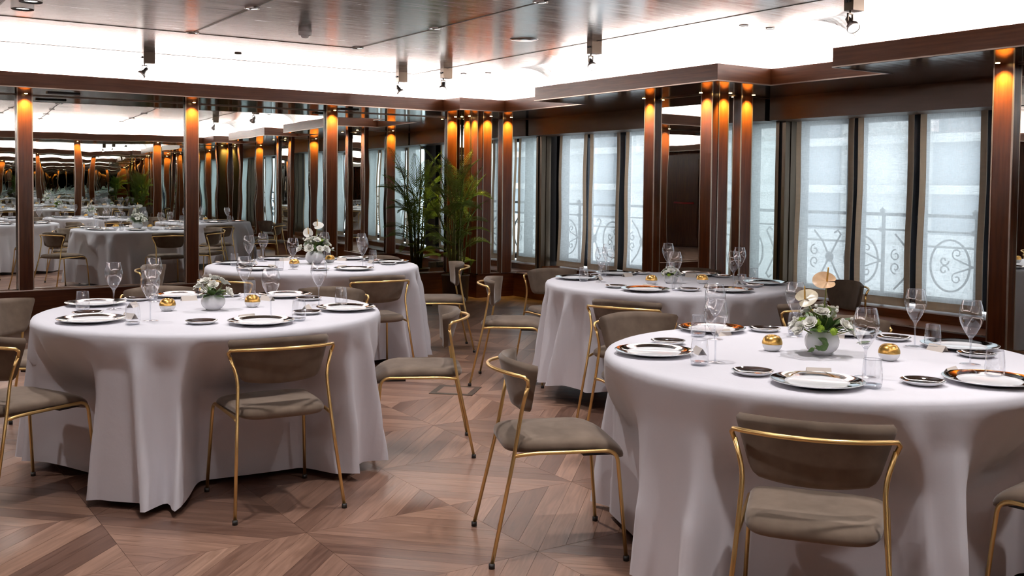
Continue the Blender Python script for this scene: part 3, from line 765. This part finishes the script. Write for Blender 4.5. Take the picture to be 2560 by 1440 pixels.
for t in TABLES:
    if t in PL:
        d = PL[t]
        for key, kd in (('p','charger_plate'),('s','bread_plate'),('w','wine_glass'),('u','tumbler'),('c','place_card')):
            for (r, a), (r_, a_) in zip(d[key], d['p']): put(kd, t, r, a, a-90+jr.uniform(-12,12) if kd == 'place_card' else 0, seat=a_)
    else:
        for a in SE[t]:
            e = lambda s: jr.uniform(-s, s)
            put('charger_plate', t, .65+e(.02), a+e(2), 0, a); put('bread_plate', t, .60+e(.02), a-21+e(2), 0, a); put('wine_glass', t, .50+e(.03), a+20+e(3), 0, a)
            put('tumbler', t, .60+e(.02), a+17+e(2), 0, a); put('place_card', t, .47+e(.02), a+e(3), a-90+e(12), a)
TEA = {'T1': [(.19,122),(.25,297)], 'T2': [(.22,162),(.215,6)], 'T3': [(.30,218),(.22,30)], 'T4': [(.24,200),(.24,300)]}
for t, l in TEA.items():
    for k, (r, a) in enumerate(l): put('tealight_holder', t, r, a, a, seat=(math.cos(R(a)) < math.cos(R(l[1-k][1]))))

# ------------------------------------------------------------------ flowers
def frame_to(nrm, loc, roll=0.0):
    z = Vector(nrm).normalized(); x = z.orthogonal().normalized(); y = z.cross(x)
    return Matrix.Translation(loc) @ Matrix(((x.x,y.x,z.x,0),(x.y,y.y,z.y,0),(x.z,y.z,z.z,0),(0,0,0,1))) @ Matrix.Rotation(roll, 4, 'Z')
def rose_mesh(seed, openness):
    rnd = random.Random(seed); mb = MB()
    for layer, (n, r0, r1, h, tl) in enumerate(((3,.10,.26,.80,.02),(4,.20,.55,.85,.10),(5,.30,.85,.80,.22),(6,.35,1.05,.62,.36))):
        for k in range(n):
            a0 = 2*math.pi*(k/n) + layer*.7 + rnd.uniform(-.15,.15); wa = 2*math.pi/n*.72; hh = h*rnd.uniform(.9,1.08); ou = openness*tl
            def P(u, v):
                q = 2*u-1; a = a0 + q*wa*(.35+.65*math.sin(math.pi*min(1,.15+.75*v)))
                r = r0 + (r1-r0)*v**.8*(.55+.45*v) + ou*max(0,v-.6)*1.2 - .06*q*q*(v)
                z = hh*v*(1-.16*q*q*v) - ou*.55*max(0,v-.55)
                return (r*math.cos(a), r*math.sin(a), z-.35)
            mb.grid(P, 4, 4)
    me = mb.mesh('rose', M['petal']); return me
roses = [rose_mesh(s, o) for s, o in ((1,.5),(2,.9),(3,1.3))]
def leaf_mesh(nlobe=1):
    mb = MB()
    def P(u, v):
        q = 2*u-1; wv = math.sin(math.pi*min(1, v**.75))*.30*(1-.25*v)
        return (q*wv, v, .12*math.sin(v*2.6) - .10*q*q*wv - .22*v*v)
    mb.grid(P, 4, 8); return mb.mesh('leaf', M['leaf'])
leafm = leaf_mesh()
def pompon_mesh():
    mb = MB(); rnd = random.Random(3)
    mb.lathe([(0,-.9),(.6,-.6),(.9,0),(.7,.45),(.3,.7),(0,.75)], 12)
    for k in range(90):
        z = rnd.uniform(-.6,1); a = rnd.uniform(0,6.28); r = math.sqrt(1-z*z); d = Vector((r*math.cos(a), r*math.sin(a), z))
        t = d.orthogonal().normalized()*.10; b = d.cross(t)
        mb.add([d*.8+t, d*.8-t*.5+b*.9, d*.8-t*.5-b*.9, d*1.05], [(0,1,3),(1,2,3),(2,0,3)])
    return mb.mesh('pompon', M['lime'])
pomp = pompon_mesh()
def bud_mesh():
    return MB().lathe([(0,-1),(.6,-.7),(.9,-.1),(.75,.45),(.35,.85),(0,1)], 10).mesh('bud', M['petal'])
bud = bud_mesh()
def spathe_mesh(mt):
    mb = MB()
    def P(u, v):
        a = (u-.5)*2*math.pi*.96; r = v*(1 + .16*math.cos(a) - .30*math.exp(-((abs(a)-math.pi)/.5)**2))
        return (r*.80*math.sin(a), r*math.cos(a), .10*v*v*math.sin(2*a) + .18*v*v - .22*max(0, math.cos(a))*v**3 + .015*math.sin(7*a)*v)
    mb.grid(P, 36, 6); mb.grid(lambda u, v: (lambda p: (p[0],p[1],p[2]-.02))(P(u,v)), 36, 6, flip=True)
    return mb.mesh('spathe', mt)
sp_c = spathe_mesh(M['cream_spathe']); sp_p = spathe_mesh(M['peach_spathe']); sp_w = spathe_mesh(M['petal'])
def ins(name, me, parent, mtx, s):
    o = mk(name, me, parent); o.matrix_local = mtx @ Matrix.Scale(s, 4); return o
def vase(parent, r, h, mouth):
    z0 = h*.5
    pr = [(0,0),(r*.50,0),(r*.62,.004)]
    for k in range(1, 13):
        a = -math.pi/2*.80 + (math.pi*.40 + math.acos(min(1,mouth/r)))*k/12
        pr.append((r*math.cos(a), z0 + h*.5*math.sin(a)/math.sin(math.pi*.40)))
    pr += [(mouth*.95, pr[-1][1]+.002), (mouth*.90, pr[-1][1]-.006), (0, pr[-1][1]-.02)]
    MB().lathe(pr, 36).build('vase', M['porcelain'], parent); return pr[-4][1]
def bouquet(t, seed, r, h, mouth, rad, zc, nrose, rs, npomp, nbud, nleaf, label, dxy=(0,0)):
    rnd = random.Random(seed); cx, cy = TABLES[t]
    o = empty('flower_vase', (cx+dxy[0], cy+dxy[1], .758), label=label, cat='flower vase')
    zt = vase(o, r, h, mouth)
    cen = Vector((0,0,zt-.01)); mbst = MB(); k = 0; pts = []
    def dirn(lo, hi):
        a = rnd.uniform(0, 6.283); e = rnd.uniform(lo, hi); return Vector((math.cos(a)*math.cos(e), math.sin(a)*math.cos(e), math.sin(e)))
    def place(n, lo, hi, dmin, rr):
        out = []
        for _ in range(n):
            for tr_ in range(40):
                d = dirn(lo, hi); p = cen + Vector((d.x*rad, d.y*rad, d.z*zc))*rr
                if all((p-q).length > dmin for q in pts): break
            pts.append(p); out.append((p, d))
        return out
    for p, d in place(nrose, .15, 1.5, rs*1.55, 1.0):
        ins('rose', rnd.choice(roses), o, frame_to(d + Vector((0,0,.35)), p, rnd.uniform(0,6)), rs*rnd.uniform(.85,1.12)); mbst.tube([cen - Vector((0,0,.02)), p - d*rs*.3], .0018, 5)
    for p, d in place(npomp, .15, 1.4, rs*1.0, .88): ins('pompon', pomp, o, frame_to(d, p, 0), rs*.62); mbst.tube([cen, p], .0018, 5)
    for p, d in place(nbud, .2, 1.5, rs*.6, 1.14): ins('bud', bud, o, frame_to(d, p), rs*.30); mbst.tube([cen, p], .0014, 5)
    for _ in range(nleaf):
        d = dirn(.12, .95); L = rad*rnd.uniform(.55, 1.0); p = cen + Vector((d.x, d.y, d.z*.6))*rad*.35
        m4 = frame_to(Vector((-d.x*d.z, -d.y*d.z, 1-d.z*d.z)) + Vector((0,0,.01)), p)
        yax = d.normalized(); zax = (Vector((0,0,1)) - yax*yax.z).normalized(); xax = yax.cross(zax)
        m4 = Matrix(((xax.x,yax.x,zax.x,p.x),(xax.y,yax.y,zax.y,p.y),(xax.z,yax.z,zax.z,p.z),(0,0,0,1)))
        ins('leaf', leafm, o, m4, L)
    mbst.build('stems', M['stem'], o)
    return o, cen
def anthurium(o, cen, p, nrm, s, sp, up):
    n = Vector(nrm).normalized(); y = (Vector(up) - n*Vector(up).dot(n)).normalized(); x = y.cross(n)
    m4 = Matrix(((x.x,y.x,n.x,p[0]),(x.y,y.y,n.y,p[1]),(x.z,y.z,n.z,p[2]),(0,0,0,1)))
    ins('spathe', sp, o, m4, s)
    q = Vector(p); e = q + (n*.55 + Vector((0,0,1))*.75).normalized()*s*1.25
    MB().tube([q - n*.002, q*.5+e*.5 + Vector((0,0,.002)), e], [s*.07, s*.075, s*.05], 8).build('spadix', M['spadix'], o)
    MB().tube([cen, (Vector(cen)*.5+q*.5)+Vector((0,0,.01)), q - n*.004], .0028, 6).build('flower_stem', M['stem'], o)
toc = lambda c: (Vector((-c[0], -c[1], 0)).normalized())
RTV = Vector((CX.x, CX.y, 0)).normalized(); TOW = Vector((CZ.x, CZ.y, 0)).normalized()
b1, c1 = bouquet('T1', 4, .066, .105, .046, .115, .105, 13, .026, 9, 12, 24, 'round white vase with peach and cream anthuriums, white roses and trailing ivy')
anthurium(b1, c1, c1 + RTV*.015 + Vector((0,0,.205)), TOW*.75 + Vector((0,0,.62)) - RTV*.1, .048, sp_p, RTV*-.9 + Vector((0,0,.35)))
anthurium(b1, c1, c1 - RTV*.070 + Vector((0,0,.135)), TOW*.8 + Vector((0,0,.5)) - RTV*.3, .046, sp_c, RTV*.9 + Vector((0,0,.5)))
# ivy trailing over the vase
ip = [c1 + TOW*.045, c1 + TOW*.068 + Vector((0,0,-.02)), c1 + TOW*.074 - RTV*.0 + Vector((0,0,-.040)), c1 + TOW*.074 - RTV*.025 + Vector((0,0,-.052)), c1 + TOW*.070 - RTV*.050 + Vector((0,0,-.045))]
MB().tube(ip, .0013, 5).build('ivy_stem', M['stem'], b1)
for k, (q, a, s) in enumerate(((ip[1],200,.030),(ip[2],170,.036),(ip[2],230,.030),(ip[3],215,.024),(ip[4],150,.024))):
    d = (-RTV*math.cos(R(a-180)) + Vector((0,0,math.sin(R(a-180)))))
    yax = d.normalized(); zax = (TOW - yax*yax.dot(TOW)).normalized(); xax = yax.cross(zax)
    ins('ivy_leaf', leafm, b1, Matrix(((xax.x,yax.x,zax.x,q.x+TOW.x*.004),(xax.y,yax.y,zax.y,q.y+TOW.y*.004),(xax.z,yax.z,zax.z,q.z),(0,0,0,1))), s*1.3)
b2, c2 = bouquet('T2', 9, .060, .090, .044, .085, .100, 7, .027, 0, 9, 16, 'small round white vase of white roses and buds')
b3, c3 = bouquet('T3', 14, .074, .118, .050, .135, .120, 15, .030, 2, 14, 24, 'large round white vase with a tall white rose and anthurium bouquet', (.03,.05))
anthurium(b3, c3, c3 + RTV*.02 + Vector((0,0,.215)), TOW*.7 + Vector((0,0,.6)) + RTV*.2, .048, sp_w, RTV*.8 + Vector((0,0,.6)))
anthurium(b3, c3, c3 - RTV*.05 + Vector((0,0,.150)), TOW*.8 + Vector((0,0,.4)), .048, sp_w, RTV*-.5 + Vector((0,0,.8)))
b4, c4 = bouquet('T4', 21, .048, .070, .040, .060, .062, 9, .021, 4, 6, 14, 'low white bowl packed with small white roses and green leaves', (-.05,-.08))
# fallen green sprig on the anthurium table
sg = empty('leaf_sprig', (TABLES['T1'][0]+.40, TABLES['T1'][1]+.085, .760), R(20), label='green leaf sprig lying beside the vase of peach anthuriums', cat='leaf sprig')
for k in range(4): o = mk('leaf', leafm, sg, loc=(0,.0,.004)); o.rotation_euler = (0,0,R(-60+40*k)); o.scale = (.05,)*3

# ------------------------------------------------------------------ palm
def palm(loc):
    o = empty('potted_palm', loc, label='areca palm in a round brown planter in the corner beside the mirrored wall', cat='potted palm')
    MB().lathe([(0,0),(.145,0),(.155,.01),(.170,.30),(.176,.305),(.178,.318),(.165,.320),(.160,.300),(.155,.28)], 32).build('planter', M['pot'], o)
    MB().lathe([(0,.285),(.10,.288),(.158,.280)], 20).build('soil', M['soil'], o)
    rnd = random.Random(12)
    def frond(base, az, L, e0, droop, lw, tw=0.0):
        d = Vector((math.cos(az), math.sin(az), 0)); pts = []; p = Vector(base); n = 22; e = e0
        for k in range(n+1):
            pts.append(p.copy()); e = e0 - droop*(k/n)**1.5
            p = p + (d*math.cos(e) + Vector((0,0,1))*math.sin(e))*(L/n)
        mb = MB(); mb.tube(pts, [.006*(1-.8*k/n) + .001 for k in range(n+1)], 5)
        side = d.cross(Vector((0,0,1))).normalized(); side = (side*math.cos(tw) + Vector((0,0,1))*math.sin(tw)).normalized()
        NL = 24
        for k in range(NL):
            s = .20 + .80*k/(NL-1); i = min(n-1, int(s*n)); f_ = s*n - i; q = pts[i].lerp(pts[i+1], f_); t = (pts[i+1]-pts[i]).normalized(); up = side.cross(t).normalized()
            ll = lw*(math.sin(math.pi*min(.97, .18+.80*s))**.7)
            for sg_ in (-1, 1):
                ax = (side*sg_*.80 + t*(.42+.40*s) + up*.28).normalized(); wv = t*.0054
                mid = q + ax*ll*.55 + Vector((0,0,-.004)); tip = q + ax*ll + Vector((0,0,-.10*ll*(1+s)))
                th = up*.0016
                mb.add([q-wv*.4, q+wv*.4, mid+wv+th*0, mid-wv, tip, mid+up*.004], [(0,1,2,5),(0,5,3),(3,5,4),(5,2,4)])
        mb.v = [(min(x, .29) if y > .02 else x, min(y, .45), z) for x, y, z in mb.v]      # leaves bend along the walls behind
        return mb.build('frond', M['frond'], o)
    tops = []
    for k in range(17):
        a = 2*math.pi*k/17 + rnd.uniform(-.3,.3); r0 = rnd.uniform(.02,.085); hgt = rnd.uniform(.60, 1.28)
        b = Vector((r0*math.cos(a), r0*math.sin(a), .28)); tpp = b + Vector((math.cos(a)*rnd.uniform(.02,.09), math.sin(a)*rnd.uniform(.02,.09), hgt-.28+.1))
        MB().tube([b, b*.5+tpp*.5, tpp], [.011,.009,.006], 7).build('stem', M['stem'], o); tops.append((tpp, a))
    for k, (tp, a) in enumerate(tops):
        frond(tp, a + rnd.uniform(-.4,.4), rnd.uniform(.52,.68), R(rnd.uniform(66,88)), R(rnd.uniform(25,75)), rnd.uniform(.11,.145), rnd.uniform(-.6,.6))
        if k % 4 != 3: frond(tp - Vector((0,0,.12)), a + rnd.uniform(.8,2.0), rnd.uniform(.40,.55), R(rnd.uniform(35,60)), R(rnd.uniform(50,100)), rnd.uniform(.10,.13), rnd.uniform(-.8,.8))
    for k in range(12): frond(Vector((0,0,.40+.07*k)), k*1.07+.3, rnd.uniform(.40,.55), R(rnd.uniform(30,55)), R(rnd.uniform(50,95)), .12, rnd.uniform(-.6,.6))
    frond(Vector((.0,0,1.25)), R(-20), .60, R(75), R(45), .13); frond(Vector((.0,0,1.28)), R(120), .60, R(80), R(40), .13)
    return o
palm((6.34, 10.70, 0))

# ------------------------------------------------------------------ ceiling fittings
def downlight(x, y, r=.052, w_=DOWN_W):
    row = 'small recessed downlight in the window recess of the silver ceiling' if r < .05 else 'round recessed downlight in the %s row of the silver ceiling' % {3.89: 'window-side', 2.43: 'second', .97: 'third', -.49: 'fourth', -1.9: 'fifth'}[x]
    o = empty('recessed_downlight', (x, y, ZC), label=row, cat='downlight', group='recessed downlights')
    MB().lathe([(r*.80,-.002),(r*.85,-.006),(r,-.005),(r,.004)], 24).build('trim_ring', M['steel'], o)
    MB().lathe([(0,.006),(r*.80,-.001)], 20).build('lens', M['lens_white'], o)
    if w_: light('SPOT', 'downlight_lamp', (0,0,-.012), w_, (1,.950,.955), o, spot_size=R(92), spot_blend=.75, shadow_soft_size=.05)
for x in (.97, 2.43, 3.89):
    for y in (1.25, 2.68, 4.10, 5.50, 6.90, 8.30): downlight(x, y)
for x in (-1.9, -.49):
    for y in (2.68, 5.5, 8.3): downlight(x, y)
for x, y in ((5.65,5.36),(5.90,5.33),(5.68,9.45),(5.85,9.22)): downlight(x, y, .036, 0)
sp = empty('ceiling_speaker', (4.755,6.95,ZC), label='flat round speaker grille in the silver ceiling near the windows', cat='speaker')
MB().lathe([(0,-.006),(.105,-.006),(.112,-.002),(.112,.004)], 32).build('grille', M['leafc'], sp); MB().lathe([(.112,-.004),(.118,-.003),(.118,.003)], 32).build('rim', M['steel'], sp)
sd = empty('smoke_detector', (3.147,7.70,ZC), label='white smoke detector hanging from the silver ceiling', cat='smoke detector')
MB().lathe([(0,-.048),(.020,-.047),(.030,-.040),(.033,-.028)], 20).build('sensor', M['white_plastic'], sd); MB().lathe([(.036,-.028),(.050,-.024),(.053,-.004),(.053,.0)], 24).build('base', M['white_plastic'], sd); MB().lathe([(.030,-.029),(.037,-.029)], 20).build('slot', M['dark'], sd)
cp = empty('blind_sensor', (3.153,9.33,ZC), label='small dark round cap in the silver ceiling by the mirrored wall', cat='sensor')
MB().lathe([(0,-.010),(.030,-.010),(.034,.0)], 18).build('disc', M['bronze'], cp)
for x, y, lb in ((1.01,6.78,'white cylindrical ceiling spot, the nearer of the pair to the camera wall'),(1.01,7.10,'white cylindrical ceiling spot, the nearer of the pair to the mirrored wall')):
    o = empty('surface_spot', (x, y, ZC), label=lb, cat='ceiling spot', group='pair of cylindrical ceiling spots')
    MB().lathe([(.068,0),(.068,-.128)], 28).build('cylinder', M['steel'], o); MB().lathe([(.068,-.126),(.066,-.131),(.046,-.129),(.046,-.120)], 28).build('bezel', M['dark'], o); MB().lathe([(0,-.118),(.046,-.121)], 20).build('lens', M['lens_white'], o)
def track_spot(x, y, aim, lb):
    o = empty('track_spotlight', (x, y, ZC), label=lb, cat='spotlight', group='swivel spotlights along the ceiling joint')
    MB().box(-.052,.052,-.035,.035,-.105,0).build('driver_box', M['bronze'], o)
    for s in (-1,1): MB().lathe([(0,-.01),(.008,-.01),(.008,.01),(0,.01)],8).xf(Matrix.Translation((-.056,s*.012,-.05)) @ Matrix.Rotation(R(90),4,'Y')).build('screw', M['dark'], o)
    mb = MB().tube([(-.036,0,-.105),(-.036,0,-.125)], .006, 8); mb.box(-.060,-.012,-.006,.006,-.130,-.122); mb.box(-.060,-.055,-.006,.006,-.185,-.122); mb.box(-.017,-.012,-.006,.006,-.185,-.122)
    mb.build('yoke', M['bronze'], o)
    d = Vector(aim).normalized(); q = Vector((-.036,0,-.178)); m4 = frame_to(-d, q)
    MB().lathe([(0,.040),(.014,.040),(.019,.034),(.020,-.006),(.024,-.012),(.026,-.020),(.038,-.034),(.041,-.046),(.041,-.060),(.037,-.060)], 20).xf(m4).build('lamp_head', M['steel'], o)
    MB().lathe([(0,-.054),(.037,-.056)], 18).xf(m4).build('lens', M['lens_white'], o)
track_spot(2.46, 9.80, (-.75,-.2,-.8), 'swivel spotlight with bronze box on the ceiling joint along the mirrored wall')
track_spot(5.10, 9.78, (.3,-.7,-1), 'swivel spotlight with bronze box near the ceiling joint corner by the palm')
track_spot(5.29, 9.15, (-.5,-.6,-1), 'swivel spotlight with bronze box on the window-side ceiling joint, nearest the palm')
track_spot(5.29, 6.69, (-.3,-.9,-1), 'swivel spotlight with bronze box on the window-side ceiling joint, before the middle pier')
track_spot(5.29, 4.10, (-.3,-.9,-1), 'swivel spotlight with bronze box on the window-side ceiling joint, past the middle pier')
for x0, x1, y in ((1.75,2.05,10.84),(4.85,5.08,10.85)):
    o = empty('air_grille', ((x0+x1)/2, y, ZS), label='black slot air grille in the soffit above the mirrored wall', cat='air grille', group='soffit air grilles')
    MB().box(-(x1-x0)/2, (x1-x0)/2, -.05, .05, -.012, .0).build('grille_body', M['dark'], o)
# sockets on the plinth by the palm
for x, lb in ((6.325,'brown blank socket plate above the plinth beside the palm'),(6.425,'black triple power socket above the plinth beside the palm')):
    o = empty('wall_socket', (x, YW-.005, .40), label=lb, cat='socket')
    MB().box(-.042,.042,-.012,.03,-.035,.035).build('plate', M['bronze'] if 'blank' in lb else M['dark'], o)
    if 'triple' in lb:
        for k in (-1,0,1): MB().lathe([(0,0),(.009,0),(.009,.004),(0,.004)],10).xf(Matrix.Translation((k*.024,-.012,0)) @ Matrix.Rotation(R(90),4,'X')).build('outlet', M['dark'], o)

# ------------------------------------------------------------------ end wall seen only in mirrors: panelling and an emergency door with a red bar
for k in range(9):
    MB().box(0, .03, -.60, .60, .35, 2.2).build('panel', M['wood_v'], we, loc=(XE, YO+.8+1.28*k, 0))
dr = empty('door_1', (XE+.03, 5.6, 0), kind='structure')
for s in (-1, 1):
    d = MB().box(0, .045, min(s*.01, s*.82), max(s*.01, s*.82), .02, 2.1).build('door_leaf', M['wood_v'], dr)
    MB().tube([(.10, s*.10, 1.05), (.10, s*.74, 1.05)], .022, 10).build('push_bar', M['red'], dr)
